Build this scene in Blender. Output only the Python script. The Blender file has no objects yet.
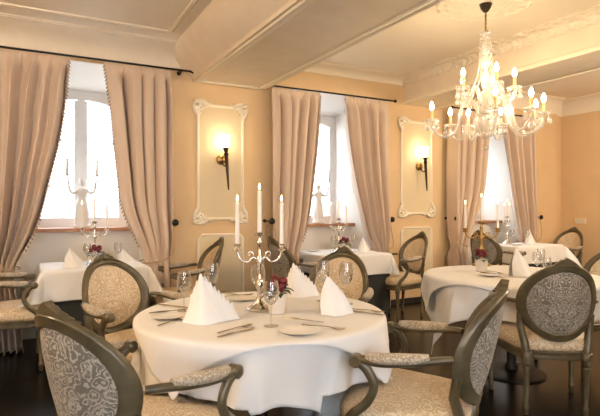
import bpy, math, random
from mathutils import Vector, Matrix
random.seed(7)
PI = math.pi
sc = bpy.context.scene
COL = sc.collection

# ------------------------------------------------------------------ camera model
H, F, YAW = 1.30, 503.0, math.radians(28.4)
S_, C_ = math.sin(YAW), math.cos(YAW)
def cw(lat, z):                       # camera-relative ground position -> world XY
    return (z*S_ + lat*C_, z*C_ - lat*S_)
def P(u, v, h):                       # point of the photo lying at height h
    z = (H-h)*F/(v-207.0)
    x, y = cw((u-300.0)/F*z, z)
    return Vector((x, y, h))
def fw(flat, fz):
    return (fz*S_ + flat*C_, fz*C_ - flat*S_)

# ------------------------------------------------------------------ mesh helpers
class MB:
    def __init__(self): self.v, self.f = [], []
    def add(self, vs, fs, M=None):
        n = len(self.v)
        for p in vs:
            p = Vector(p)
            self.v.append(tuple(M @ p) if M is not None else tuple(p))
        for f in fs: self.f.append(tuple(i+n for i in f))
        return self
    def box(self, x0, x1, y0, y1, z0, z1, M=None):
        vs = [(x0,y0,z0),(x1,y0,z0),(x1,y1,z0),(x0,y1,z0),(x0,y0,z1),(x1,y0,z1),(x1,y1,z1),(x0,y1,z1)]
        fs = [(3,2,1,0),(4,5,6,7),(0,1,5,4),(1,2,6,5),(2,3,7,6),(3,0,4,7)]
        return self.add(vs, fs, M)
    def lathe(self, prof, seg=20, M=None, flute=0.0, nfl=0, sx=1.0, sy=1.0):
        vs, fs = [], []
        for (r, z) in prof:
            for i in range(seg):
                a = 2*PI*i/seg
                rr = r*(1+flute*math.cos(nfl*a)) if nfl else r
                vs.append((rr*math.cos(a)*sx, rr*math.sin(a)*sy, z))
        n = len(prof)
        up = prof[-1][1] >= prof[0][1]
        for k in range(n-1):
            for i in range(seg):
                j = (i+1) % seg
                q = (k*seg+i, k*seg+j, (k+1)*seg+j, (k+1)*seg+i)
                fs.append(q)
        if prof[0][0] > 1e-5: fs.append(tuple(range(seg-1, -1, -1)))
        if prof[-1][0] > 1e-5: fs.append(tuple((n-1)*seg+i for i in range(seg)))
        return self.add(vs, fs, M)
    def tube(self, pts, rad, seg=10, M=None, flat=1.0, caps=True, up=None):
        pts = [Vector(p) for p in pts]; n = len(pts)
        if not hasattr(rad, '__len__'): rad = [rad]*n
        T = []
        for i in range(n):
            t = pts[min(i+1, n-1)] - pts[max(i-1, 0)]
            T.append(t.normalized() if t.length > 1e-9 else Vector((0,0,1)))
        if up is None: up = Vector((0,0,1)) if abs(T[0].z) < .9 else Vector((1,0,0))
        nrm = Vector(up)
        vs, fs = [], []
        for i in range(n):
            nrm = nrm - T[i]*nrm.dot(T[i])
            if nrm.length < 1e-6: nrm = T[i].orthogonal()
            nrm.normalize(); b = T[i].cross(nrm)
            for k in range(seg):
                a = 2*PI*k/seg
                vs.append(pts[i] + (b*math.cos(a) + nrm*math.sin(a)*flat)*rad[i])
        for i in range(n-1):
            for k in range(seg):
                j = (k+1) % seg
                fs.append((i*seg+k, i*seg+j, (i+1)*seg+j, (i+1)*seg+k))
        if caps:
            fs.append(tuple(range(seg-1, -1, -1))); fs.append(tuple((n-1)*seg+k for k in range(seg)))
        return self.add(vs, fs, M)
    def ball(self, c, r, seg=10, rings=7, M=None, sx=1, sy=1, sz=1):
        vs, fs = [], []
        for k in range(rings+1):
            t = PI*k/rings
            for i in range(seg):
                a = 2*PI*i/seg
                vs.append((c[0]+r*sx*math.sin(t)*math.cos(a), c[1]+r*sy*math.sin(t)*math.sin(a), c[2]-r*sz*math.cos(t)))
        for k in range(rings):
            for i in range(seg):
                j = (i+1) % seg
                fs.append((k*seg+i, k*seg+j, (k+1)*seg+j, (k+1)*seg+i))
        return self.add(vs, fs, M)
    def grid(self, fn, nu, nv, M=None, closed_u=False):
        vs, fs = [], []
        for j in range(nv+1):
            for i in range(nu + (0 if closed_u else 1)):
                vs.append(fn(i/nu, j/nv))
        w = nu if closed_u else nu+1
        for j in range(nv):
            for i in range(nu):
                i2 = (i+1) % w
                fs.append((j*w+i, j*w+i2, (j+1)*w+i2, (j+1)*w+i))
        return self.add(vs, fs, M)
    def prism(self, poly, axis, a0, a1, M=None):
        # poly: 2D outline extruded along an axis ('x': outline in y,z ; 'y': x,z ; 'z': x,y)
        def mk(p, t):
            return {'x': (t, p[0], p[1]), 'y': (p[0], t, p[1]), 'z': (p[0], p[1], t)}[axis]
        n = len(poly)
        vs = [mk(p, a0) for p in poly] + [mk(p, a1) for p in poly]
        fs = [tuple(range(n)), tuple(range(2*n-1, n-1, -1))]
        for i in range(n):
            j = (i+1) % n
            fs.append((i, i+n, j+n, j))
        return self.add(vs, fs, M)
    def mesh(self, name, mat, smooth=None):
        me = bpy.data.meshes.new(name)
        me.from_pydata(self.v, [], self.f); me.validate(); me.update()
        import bmesh
        bm = bmesh.new(); bm.from_mesh(me)
        bmesh.ops.remove_doubles(bm, verts=bm.verts, dist=1e-6)
        bmesh.ops.recalc_face_normals(bm, faces=bm.faces)
        bm.to_mesh(me); bm.free()
        me.materials.append(mat)
        if smooth:
            me.polygons.foreach_set('use_smooth', [True]*len(me.polygons))
            if smooth != True:
                me.set_sharp_from_angle(angle=math.radians(smooth))
        return me
    def build(self, name, mat, parent=None, smooth=None, loc=None):
        o = bpy.data.objects.new(name, self.mesh(name, mat, smooth)); COL.objects.link(o)
        if parent is not None: o.parent = parent
        if loc is not None: o.location = loc
        return o

def spline(pts, n=6):                 # Catmull-Rom through points
    pts = [Vector(p) for p in pts]; out = []
    for i in range(len(pts)-1):
        p0 = pts[max(i-1, 0)]; p1 = pts[i]; p2 = pts[i+1]; p3 = pts[min(i+2, len(pts)-1)]
        for k in range(n):
            t = k/n
            out.append(.5*((2*p1)+(p2-p0)*t+(2*p0-5*p1+4*p2-p3)*t*t+(3*p1-p0-3*p2+p3)*t**3))
    out.append(pts[-1]); return out
def lin(tab, t):                      # piecewise-linear lookup, smooth in between
    if t <= tab[0][0]: return tab[0][1]
    for (a, x), (b, y) in zip(tab, tab[1:]):
        if t <= b:
            return x + (y-x)*(t-a)/(b-a)
    return tab[-1][1]
def sstep(a, b, x):
    t = min(1, max(0, (x-a)/(b-a))); return t*t*(3-2*t)

SEEN = set()
def tag(o, label, cat, group=None):
    assert label not in SEEN, label
    n = len(label.split()); assert 4 <= n <= 16, (n, label)
    SEEN.add(label); o['label'] = label; o['category'] = cat
    if group: o['group'] = group
    return o
def thing(name, label, cat, loc=(0,0,0), rotz=0, group=None):
    o = bpy.data.objects.new(name, None); COL.objects.link(o)
    o.empty_display_size = .05
    o.location = loc; o.rotation_euler = (0, 0, rotz)
    return tag(o, label, cat, group)
def struct(o): o['kind'] = 'structure'; return o
def copy_tree(o, parent=None):
    c = o.copy(); COL.objects.link(c); c.parent = parent
    for ch in list(o.children): copy_tree(ch, c)
    return c
def dup(proto, label, loc, rotz=0, group=None):
    r = copy_tree(proto); r.location = loc; r.rotation_euler = (0, 0, rotz)
    tag(r, label, proto['category'], group or proto.get('group'))
    return r
def solid(o, t, off=0):
    m = o.modifiers.new('thickness', 'SOLIDIFY'); m.thickness = t; m.offset = off; return o

# ------------------------------------------------------------------ materials
def new_mat(name):
    m = bpy.data.materials.new(name); m.use_nodes = True
    nt = m.node_tree; b = nt.nodes['Principled BSDF']
    return m, nt, b
def setp(b, **k):
    for n, v in k.items():
        b.inputs[n.replace('_', ' ')].default_value = v
def rgb(*c): return (c[0], c[1], c[2], 1)
def plain(name, col, rough=.6, metal=0, noise=0, nscale=8, bump=0, bscale=60, **k):
    m, nt, b = new_mat(name)
    setp(b, Base_Color=rgb(*col), Roughness=rough, Metallic=metal, **k)
    if noise or bump:
        tc = nt.nodes.new('ShaderNodeTexCoord')
    if noise:
        n = nt.nodes.new('ShaderNodeTexNoise'); n.inputs['Scale'].default_value = nscale; n.inputs['Detail'].default_value = 5
        nt.links.new(tc.outputs['Object'], n.inputs['Vector'])
        r = nt.nodes.new('ShaderNodeValToRGB')
        r.color_ramp.elements[0].position = .3; r.color_ramp.elements[1].position = .7
        r.color_ramp.elements[0].color = rgb(*[c*(1-noise) for c in col]); r.color_ramp.elements[1].color = rgb(*[min(1, c*(1+noise*.6)) for c in col])
        nt.links.new(n.outputs['Fac'], r.inputs['Fac']); nt.links.new(r.outputs['Color'], b.inputs['Base Color'])
    if bump:
        n2 = nt.nodes.new('ShaderNodeTexNoise'); n2.inputs['Scale'].default_value = bscale; n2.inputs['Detail'].default_value = 4
        nt.links.new(tc.outputs['Object'], n2.inputs['Vector'])
        bp = nt.nodes.new('ShaderNodeBump'); bp.inputs['Strength'].default_value = bump; bp.inputs['Distance'].default_value = .02
        nt.links.new(n2.outputs['Fac'], bp.inputs['Height']); nt.links.new(bp.outputs['Normal'], b.inputs['Normal'])
    return m
def emit(name, col, strength):
    m = bpy.data.materials.new(name); m.use_nodes = True; nt = m.node_tree
    nt.nodes.remove(nt.nodes['Principled BSDF'])
    e = nt.nodes.new('ShaderNodeEmission'); e.inputs['Color'].default_value = rgb(*col); e.inputs['Strength'].default_value = strength
    nt.links.new(e.outputs[0], nt.nodes['Material Output'].inputs[0]); return m
def clear(name, tint, gloss=.12, edge=.6, white=0.0, rough=.03, rim=False):
    # thin glass: see-through face on, shinier at grazing angles, optional white share; rim paints bright edge highlights
    m = bpy.data.materials.new(name); m.use_nodes = True; nt = m.node_tree; L = nt.links
    nt.nodes.remove(nt.nodes['Principled BSDF'])
    tr = nt.nodes.new('ShaderNodeBsdfTransparent'); tr.inputs[0].default_value = rgb(*tint)
    gl = nt.nodes.new('ShaderNodeBsdfGlossy'); gl.inputs['Roughness'].default_value = rough
    lw = nt.nodes.new('ShaderNodeLayerWeight'); lw.inputs['Blend'].default_value = .35
    ma = nt.nodes.new('ShaderNodeMath'); ma.operation = 'MULTIPLY_ADD'; ma.inputs[1].default_value = edge; ma.inputs[2].default_value = gloss; ma.use_clamp = True
    L.new(lw.outputs['Facing'], ma.inputs[0])
    mx = nt.nodes.new('ShaderNodeMixShader'); L.new(ma.outputs[0], mx.inputs[0]); L.new(tr.outputs[0], mx.inputs[1]); L.new(gl.outputs[0], mx.inputs[2])
    out = mx
    if white:
        d = nt.nodes.new('ShaderNodeBsdfDiffuse'); d.inputs[0].default_value = rgb(.95, .93, .9)
        t2 = nt.nodes.new('ShaderNodeBsdfTranslucent'); t2.inputs[0].default_value = rgb(.95, .93, .9)
        m1 = nt.nodes.new('ShaderNodeMixShader'); m1.inputs[0].default_value = .5; L.new(d.outputs[0], m1.inputs[1]); L.new(t2.outputs[0], m1.inputs[2])
        m2 = nt.nodes.new('ShaderNodeMixShader'); m2.inputs[0].default_value = white
        if rim:
            pw = nt.nodes.new('ShaderNodeMath'); pw.operation = 'POWER'; pw.inputs[1].default_value = 2.5; L.new(lw.outputs['Facing'], pw.inputs[0])
            pm = nt.nodes.new('ShaderNodeMath'); pm.operation = 'MULTIPLY'; pm.inputs[1].default_value = white; L.new(pw.outputs[0], pm.inputs[0]); L.new(pm.outputs[0], m2.inputs[0])
        L.new(mx.outputs[0], m2.inputs[1]); L.new(m1.outputs[0], m2.inputs[2]); out = m2
    L.new(out.outputs[0], nt.nodes['Material Output'].inputs[0]); return m

def damask(name, ground, figure, scale=1.0, rough=.55):
    # woven scrolls: curling bands round scattered centres, dense leafage between, mirrored about the middle
    m, nt, b = new_mat(name); L = nt.links; N = nt.nodes.new
    def math_(op, a, c=None, e=None):
        n = N('ShaderNodeMath'); n.operation = op
        for i, q in enumerate((a, c, e)):
            if q is None: continue
            if isinstance(q, (int, float)): n.inputs[i].default_value = q
            else: L.new(q, n.inputs[i])
        return n.outputs[0]
    tc = N('ShaderNodeTexCoord')
    sep = N('ShaderNodeSeparateXYZ'); L.new(tc.outputs['Object'], sep.inputs[0])
    cb = N('ShaderNodeCombineXYZ'); L.new(math_('ABSOLUTE', sep.outputs['X']), cb.inputs[0]); L.new(sep.outputs['Y'], cb.inputs[1]); L.new(sep.outputs['Z'], cb.inputs[2])
    nz = N('ShaderNodeTexNoise'); nz.inputs['Scale'].default_value = 18*scale; nz.inputs['Detail'].default_value = 3; L.new(cb.outputs[0], nz.inputs['Vector'])
    ad = N('ShaderNodeVectorMath'); ad.operation = 'MULTIPLY_ADD'; ad.inputs[1].default_value = (.045,)*3
    L.new(nz.outputs['Color'], ad.inputs[0]); L.new(cb.outputs[0], ad.inputs[2])
    vo = N('ShaderNodeTexVoronoi'); vo.inputs['Scale'].default_value = 15*scale; L.new(ad.outputs[0], vo.inputs['Vector'])
    big = math_('SINE', math_('MULTIPLY_ADD', vo.outputs['Distance'], 22, math_('MULTIPLY', nz.outputs['Fac'], 10)))
    r = N('ShaderNodeValToRGB'); r.color_ramp.elements[0].position = .62; r.color_ramp.elements[1].position = .80
    L.new(math_('MULTIPLY_ADD', big, .5, .5), r.inputs['Fac'])
    v2 = N('ShaderNodeTexVoronoi'); v2.inputs['Scale'].default_value = 46*scale; L.new(ad.outputs[0], v2.inputs['Vector'])
    sm = math_('SINE', math_('MULTIPLY', v2.outputs['Distance'], 13))
    r2 = N('ShaderNodeValToRGB'); r2.color_ramp.elements[0].position = .55; r2.color_ramp.elements[1].position = .85
    L.new(math_('MULTIPLY_ADD', sm, .5, .5), r2.inputs['Fac'])
    mk = N('ShaderNodeTexNoise'); mk.inputs['Scale'].default_value = 9*scale; mk.inputs['Detail'].default_value = 1; L.new(cb.outputs[0], mk.inputs['Vector'])
    r3 = N('ShaderNodeValToRGB'); r3.color_ramp.elements[0].position = .44; r3.color_ramp.elements[1].position = .54; L.new(mk.outputs['Fac'], r3.inputs['Fac'])
    small = math_('MULTIPLY', math_('MULTIPLY', r2.outputs['Color'], r3.outputs['Color']), .75)
    fac = math_('MAXIMUM', r.outputs['Color'], small)
    n4 = N('ShaderNodeTexNoise'); n4.inputs['Scale'].default_value = 5; L.new(tc.outputs['Object'], n4.inputs['Vector'])
    fac = math_('MULTIPLY', fac, math_('MULTIPLY_ADD', n4.outputs['Fac'], .8, .45))
    mix = N('ShaderNodeMix'); mix.data_type = 'RGBA'; mix.inputs[6].default_value = rgb(*ground); mix.inputs[7].default_value = rgb(*figure)
    L.new(fac, mix.inputs[0]); L.new(mix.outputs[2], b.inputs['Base Color'])
    setp(b, Roughness=rough); b.inputs['Sheen Weight'].default_value = .1
    return m

M = {}
M['wall'] = plain('ochre_wall_paint', (.70, .50, .285), .75, noise=.05, nscale=3)
M['panel'] = plain('cream_panel_paint', (.70, .58, .38), .7, noise=.03, nscale=3)
M['mould'] = plain('ivory_plaster', (.84, .75, .60), .6)
M['ornament'] = plain('white_stucco_relief', (.80, .73, .60), .6)
M['ceil'] = plain('cream_ceiling_paint', (.84, .745, .60), .7, noise=.03, nscale=2)
M['beamp'] = plain('beam_plaster', (.80, .69, .54), .65, noise=.05, nscale=6)
M['white'] = plain('white_paint', (.82, .80, .77), .55)
M['apron'] = plain('pale_niche_paint', (.76, .70, .62), .7)
M['sill'] = plain('terracotta_sill', (.42, .20, .10), .5, noise=.2, nscale=20)
M['skirt'] = plain('black_skirting', (.015, .014, .013), .35)
M['curtain'] = plain('beige_satin_curtain', (.60, .465, .355), .5, noise=.04, nscale=5)
M['curtain'].node_tree.nodes['Principled BSDF'].inputs['Sheen Weight'].default_value = .25
M['fringe'] = plain('rose_brown_fringe', (.36, .25, .19), .8)
M['black'] = plain('black_iron', (.012, .011, .010), .4, .5)
M['cord'] = plain('beige_cord', (.45, .30, .18), .7)
M['cloth'] = plain('white_linen', (.74, .725, .71), .75, bump=.05, bscale=260)
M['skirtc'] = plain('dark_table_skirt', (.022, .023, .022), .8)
M['napkin'] = plain('white_napkin_linen', (.80, .79, .78), .75)
M['wood'] = plain('patinated_gilt_wood', (.115, .092, .052), .32, .2, noise=.35, nscale=14, bump=.08, bscale=70)
M['gilt'] = plain('worn_gilding', (.50, .32, .13), .35, .5, noise=.3, nscale=30)
M['front'] = damask('cream_damask', (.50, .365, .215), (.72, .60, .43), 1.3)
M['rear'] = damask('grey_damask', (.155, .138, .112), (.48, .425, .345), 1.55)
M['silver'] = plain('polished_silver', (.72, .68, .62), .16, 1.0)
M['steel'] = plain('cutlery_silver', (.40, .34, .26), .22, 1.0)
M['brass'] = plain('aged_brass', (.42, .26, .09), .3, .9)
M['dark'] = plain('dark_bronze', (.05, .035, .022), .35, .6)
M['wax'] = plain('ivory_wax', (.86, .82, .76), .45)
M['wax'].node_tree.nodes['Principled BSDF'].inputs['Subsurface Weight'].default_value = .15
M['flame'] = emit('candle_flame', (1, .68, .30), 14)
M['glass'] = clear('thin_glass', (.95, .955, .96), .06, .6, .75, .03, True)
M['pane'] = clear('window_pane', (.97, .985, 1.0), .02, .2)
M['crystal'] = clear('cut_crystal', (.97, .96, .94), .20, .5, .28, .08)
M['bulb'] = emit('lit_bulb', (1, .76, .46), 132)
M['sleeve'] = plain('ivory_candle_sleeve', (.80, .60, .26), .5)
M['sleeve'].node_tree.nodes['Principled BSDF'].inputs['Subsurface Weight'].default_value = .2
M['shade'] = emit('lit_glass_shade', (1, .78, .48), 17)
M['porc'] = plain('white_porcelain', (.80, .77, .73), .3)
M['rose'] = plain('dark_red_rose', (.13, .006, .010), .6, noise=.3, nscale=60)
M['leaf'] = plain('dark_leaf', (.03, .06, .02), .5)
M['pot'] = plain('pale_ceramic', (.70, .64, .56), .35)
M['plate'] = plain('white_china', (.82, .80, .76), .2)
M['facade'] = plain('pale_facade', (.80, .79, .76), .8, noise=.05, nscale=1)
M['fwin'] = plain('facade_window', (.40, .46, .52), .3)
M['plastic'] = plain('ivory_plastic', (.74, .66, .52), .4)
M['ground'] = plain('street_paving', (.55, .54, .52), .8)

M['pad'] = damask('pad_damask', (.28, .235, .175), (.56, .48, .375), 1.8)
def floor_mat():
    m, nt, b = new_mat('black_stone_tile'); L = nt.links
    tc = nt.nodes.new('ShaderNodeTexCoord')
    mp = nt.nodes.new('ShaderNodeMapping'); mp.inputs['Rotation'].default_value = (0, 0, 0)
    L.new(tc.outputs['Object'], mp.inputs['Vector'])
    br = nt.nodes.new('ShaderNodeTexBrick'); br.offset = .5
    br.inputs['Scale'].default_value = 1; br.inputs['Brick Width'].default_value = .6; br.inputs['Row Height'].default_value = .3
    br.inputs['Mortar Size'].default_value = .004
    br.inputs['Color1'].default_value = rgb(.006, .006, .0058); br.inputs['Color2'].default_value = rgb(.009, .0085, .008); br.inputs['Mortar'].default_value = rgb(.03, .029, .028)
    L.new(mp.outputs[0], br.inputs['Vector']); L.new(br.outputs['Color'], b.inputs['Base Color'])
    n = nt.nodes.new('ShaderNodeTexNoise'); n.inputs['Scale'].default_value = 5
    r = nt.nodes.new('ShaderNodeMapRange'); r.inputs['To Min'].default_value = .22; r.inputs['To Max'].default_value = .28; b.inputs['Specular IOR Level'].default_value = .22
    L.new(tc.outputs['Object'], n.inputs['Vector']); L.new(n.outputs['Fac'], r.inputs['Value']); L.new(r.outputs[0], b.inputs['Roughness'])
    return m
M['floor'] = floor_mat()
def relief_mat():
    m, nt, b = new_mat('relief_frieze'); L = nt.links
    setp(b, Base_Color=rgb(.84, .76, .62), Roughness=.6)
    tc = nt.nodes.new('ShaderNodeTexCoord')
    v = nt.nodes.new('ShaderNodeTexVoronoi'); v.inputs['Scale'].default_value = 16; v.feature = 'SMOOTH_F1'
    n = nt.nodes.new('ShaderNodeTexNoise'); n.inputs['Scale'].default_value = 22; n.inputs['Detail'].default_value = 3
    L.new(tc.outputs['Object'], v.inputs['Vector']); L.new(tc.outputs['Object'], n.inputs['Vector'])
    a = nt.nodes.new('ShaderNodeMath'); a.operation = 'ADD'; L.new(v.outputs['Distance'], a.inputs[0]); L.new(n.outputs['Fac'], a.inputs[1])
    bp = nt.nodes.new('ShaderNodeBump'); bp.inputs['Strength'].default_value = .9; bp.inputs['Distance'].default_value = .035
    L.new(a.outputs[0], bp.inputs['Height']); L.new(bp.outputs['Normal'], b.inputs['Normal'])
    return m
M['relief'] = relief_mat()

# ------------------------------------------------------------------ the room
K = 1.075
def zk(z): return H + (z-H)*K
D = 4.93*K                                 # window wall plane
XL, XR, YB = -2.5, 7.40*K, -2.2
XC = 7.16*K                                # where the window wall steps back beside the corner
WIN = [.47*K, 3.05*K, 5.71*K]              # niche centres
NH, NB, ND = .60*K, .44*K, .58*K           # niche half width at wall / at window, depth
CZ1, CZ2, CZ3 = zk(2.86), zk(2.91), zk(2.95)   # ceiling of the three bays
B1 = (1.44*K, 2.23*K, zk(2.555)); B2 = (4.13*K, 4.69*K, zk(2.585))

mb = MB().box(XL-.2, XR+.6, YB-.2, D+.62, -.1, 0); struct(mb.build('floor', M['floor']))

# window wall: piers between niches and the band above them, with thickness
mb = MB(); TOPN = zk(2.615)
xs = [XL-.2] + [x for c in WIN for x in (c-NH, c+NH)] + [XC]
piers = [(xs[i], xs[i+1]) for i in range(0, len(xs), 2)]
for a, b in piers:
    ia = 0 if a == xs[0] else NH-NB; ib = 0 if b == xs[-1] else NH-NB
    mb.prism([(a, D), (b, D), (b+ib, D+ND+.05), (a-ia, D+ND+.05)], 'z', 0, 3.4)
for c in WIN:
    mb.box(c-NH, c+NH, D, D+ND+.05, TOPN, 3.4)
mb.box(XC, XR+.6, D+.10, D+ND+.05, 0, 3.4)
struct(mb.build('wall_back', M['wall']))
mb = MB().box(XR, XR+.2, YB-.2, D+.3, 0, 3.4); struct(mb.build('wall_right', M['wall']))
mb = MB().box(XL-.2, XL, YB-.2, D+.3, 0, 3.4); struct(mb.build('wall_left', M['wall']))
# wall behind the photographer, with three tall windows for daylight
mb = MB(); FW = [(-2.1, -.7), (.3, 1.6)]
px = XL-.2
for a, b in FW:
    mb.box(px, a, YB-.2, YB, 0, 3.4); mb.box(a, b, YB-.2, YB, 0, .8); mb.box(a, b, YB-.2, YB, 2.5, 3.4); px = b
mb.box(px, XR+.2, YB-.2, YB, 0, 3.4)
struct(mb.build('wall_front', M['wall']))
for i, (a, b) in enumerate(FW):
    w = MB()
    w.box(a, a+.07, YB-.15, YB-.08, .8, 2.5); w.box(b-.07, b, YB-.15, YB-.08, .8, 2.5)
    w.box(a+.07, b-.07, YB-.15, YB-.08, .8, .88); w.box(a+.07, b-.07, YB-.15, YB-.08, 2.42, 2.5)
    w.box((a+b)/2-.04, (a+b)/2+.04, YB-.15, YB-.08, .88, 2.42)
    wo = struct(w.build('window_%d' % (i+4), M['white']))
    MB().box(a+.07, b-.07, YB-.12, YB-.114, .88, 2.42).build('glass_pane', M['pane'], wo)

# ceilings of the bays
mb = MB().box(XL-.2, 1.6, YB-.2, D+.1, CZ1, 3.5)
mb.box(1.6, 4.7, YB-.2, D+.1, CZ2, 3.5); mb.box(4.7, XR+.6, YB-.2, D+.62, CZ3, 3.5)
struct(mb.build('ceiling', M['ceil']))
# beams running from the window wall towards the camera
def beam(nm, poly): return struct(MB().prism(poly, 'y', YB, D).build(nm, M['beamp'], smooth=30))
x0, x1, zb = B1
cov = [(x0-.23, CZ1+.02)]
for k in range(9):
    t = k/8; cov.append((x0-.23+.23*(t**1.5), CZ1-(CZ1-zb-.035)*t**.8))
o = beam('trim_1', [(x1, zb), (x1, 3.3), (x0-.23, 3.3)] + cov + [(x0, zb)])
# raised bands along the soffit edges
t_ = MB()
for (a, b) in ((x0+.025, x0+.095), (x1-.10, x1-.03)):
    t_.prism([(a, zb), (a+.008, zb-.014), ((a+b)/2, zb-.006), (b-.008, zb-.014), (b, zb)], 'y', YB, D-.10)
t_.prism([(D-.10, zb), (D-.092, zb-.014), (D-.06, zb-.006), (D-.038, zb-.014), (D-.03, zb)], 'x', x0+.025, x1-.03)
t_.build('soffit_moulding', M['mould'], o)
x0, x1, zb = B2
o = beam('trim_2', [(x1, zb), (x1, 3.3), (x0, 3.3), (x0, zb)])
t_ = MB().prism([(x0-.022, zb), (x0-.022, zb+.035), (x0-.008, zb+.06), (x0, zb+.06), (x0, zb)], 'y', YB, D)
t_.prism([(x1-.05, zb), (x1-.045, zb-.015), (x1-.005, zb-.015), (x1, zb)], 'y', YB, D)
t_.build('edge_moulding', M['mould'], o)

# cornices
def arc_profile(w, h, n=7):               # concave cove: from wall (0,-h) to ceiling (w,0)
    pts = [(0, 0), (0, -h), (.012, -h), (.012, -h+.02)]
    for k in range(n+1):
        a = PI/2*k/n
        pts.append((w-.02-(w-.032)*math.cos(a), -.02-(h-.04)*(1-math.sin(a)) if True else 0))
    pts += [(w-.02, -.012), (w, -.012), (w, 0)]
    return pts
def cornice(nm, axis, a0, a1, base, sign, zc, w, h, mat):
    pr = [(base+sign*p, zc+q) for p, q in arc_profile(w, h)]
    return struct(MB().prism(pr, axis, a0, a1).build(nm, mat, smooth=35))
cornice('trim_3', 'x', XL, B1[0]-.1, D, -1, CZ1, .26, .23, M['beamp'])
cornice('trim_4', 'x', B1[1], B2[0], D, -1, CZ2, .16, .10, M['mould'])
cornice('trim_5', 'y', YB, D, B2[0], -1, CZ2, .15, .10, M['relief'])
cornice('trim_6', 'y', YB, D, B1[1], 1, CZ2, .15, .10, M['relief'])
cornice('trim_7', 'x', B2[1], XC, D, -1, CZ3, .16, .24, M['mould'])
cornice('trim_8', 'y', YB, D+.1, XR, -1, CZ3, .16, .25, M['mould'])
cornice('trim_9', 'x', XC, XR, D+.10, -1, CZ3, .16, .24, M['mould'])
# thin ceiling moulding frame in the left bay
mb = MB(); zz = CZ1
for (a, b) in ((0, .028), (.042, .052)):
    mb.box(XL, 1.17+a, 4.78+a, 4.78+b, zz-.016, zz)
    mb.box(1.17+a, 1.17+b, YB, 4.78+b, zz-.016, zz)
struct(mb.build('trim_10', M['mould']))
# ceiling rosette above the chandelier
CH = (3.16*K, 2.78*K)
mb = MB().lathe([(.40, CZ2), (.40, CZ2-.012), (.385, CZ2-.02), (.37, CZ2-.012), (.35, CZ2-.010), (.30, CZ2-.024), (.22, CZ2-.016), (.17, CZ2-.030), (.10, CZ2-.02), (0, CZ2-.02)], 72, Matrix.Translation((CH[0], CH[1], 0)), .025, 18)
struct(mb.build('trim_11', M['relief'], smooth=40))
# skirting on the window wall piers
for i, (a, b) in enumerate(piers):
    mb = MB().prism([(D, 0), (D-.018, 0), (D-.018, .06), (D-.010, .07), (D, .07)], 'x', a, b)
    struct(mb.build('baseboard_back' if i == 0 else 'baseboard_back.%03d' % i, M['skirt']))
mb = MB().prism([(XR, 0), (XR-.02, 0), (XR-.02, .06), (XR-.012, .07), (XR, .07)], 'y', YB, D); struct(mb.build('baseboard_right', M['skirt']))

# wall panels with stucco corners
def panel(nm, x0, x1, z0, z1, upper):
    y = D; w = .032
    c = .055
    out = [(x0+c, z0), (x1-c, z0), (x1, z0+c), (x1, z1-c), (x1-c, z1), (x0+c, z1), (x0, z1-c), (x0, z0+c)]
    mb = MB()
    n = len(out)
    cx, cz = (x0+x1)/2, (z0+z1)/2
    sec = [(0, 0), (0, -.012), (.008, -.020), (.018, -.020), (.026, -.010), (w, -.008), (w, 0)]
    vs, fs = [], []
    for i in range(n):
        p = Vector((out[i][0], out[i][1])); a = Vector(out[i-1]); b = Vector(out[(i+1) % n])
        d1 = (p-a).normalized(); d2 = (b-p).normalized()
        n1 = Vector((-d1.y, d1.x)); n2 = Vector((-d2.y, d2.x)); m_ = (n1+n2); m_ = m_/max(.3, m_.dot(n1))
        for (q, dy) in sec:
            vs.append((p.x+m_.x*q, y+dy, p.y+m_.y*q))
    k = len(sec)
    for i in range(n):
        j = (i+1) % n
        for s in range(k-1): fs.append((i*k+s, i*k+s+1, j*k+s+1, j*k+s))
    mb.add(vs, fs)
    root = struct(mb.build(nm, M['mould'], smooth=30))
    fld = MB().prism([(p[0]*.97+cx*.03, p[1]*.99+cz*.01) for p in out], 'y', y-.004, y)
    fld.build('panel_field', M['panel'], root)
    if upper:
        for sx in (-1, 1):
            for sz in (-1, 1):
                ox = MB(); ex = x0-.035 if sx < 0 else x1+.035; ez = z0-.035 if sz < 0 else z1+.035
                A = Vector((ex, y, ez)); dx = -sx; dz = -sz
                def q(a, b): return (ex+dx*a*1.35, y-.014, ez+dz*b*1.25)
                ox.tube(spline([q(.0,.03), q(.01,.09), q(.035,.13), q(.03,.165)], 5), [.015+.014*math.sin(PI*i/15) for i in range(16)], 8, flat=.8)
                ox.tube(spline([q(.03,.0), q(.08,.01), q(.115,.035), q(.145,.02)], 5), [.015+.014*math.sin(PI*i/15) for i in range(16)], 8, flat=.8)
                ox.tube(spline([q(.01,.01), q(.05,.03), q(.075,.065), q(.05,.085), q(.035,.06), q(.055,.05)], 5), [.022-.012*i/25 for i in range(26)], 8, flat=.9)
                for (a, b, r) in ((.015,.015,.022), (.05,.05,.020), (.085,.05,.015), (.045,.09,.015), (.10,.06,.010), (.05,.115,.012), (.02,.065,.018), (.065,.015,.018)):
                    c0 = q(a, b); ox.ball(c0, r*1.3, 8, 5, sy=.7)
                ox.build('corner_ornament', M['ornament'], root, smooth=True)
    return root
panel('trim_12', 1.486*K, 1.992*K, zk(1.165), zk(2.345), True)
panel('trim_13', 1.486*K, 1.992*K, zk(0.340), zk(1.030), False)
panel('trim_14', 4.086*K, 4.610*K, zk(1.205), zk(2.390), True)
panel('trim_15', 4.086*K, 4.610*K, zk(0.340), zk(1.050), False)

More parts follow.
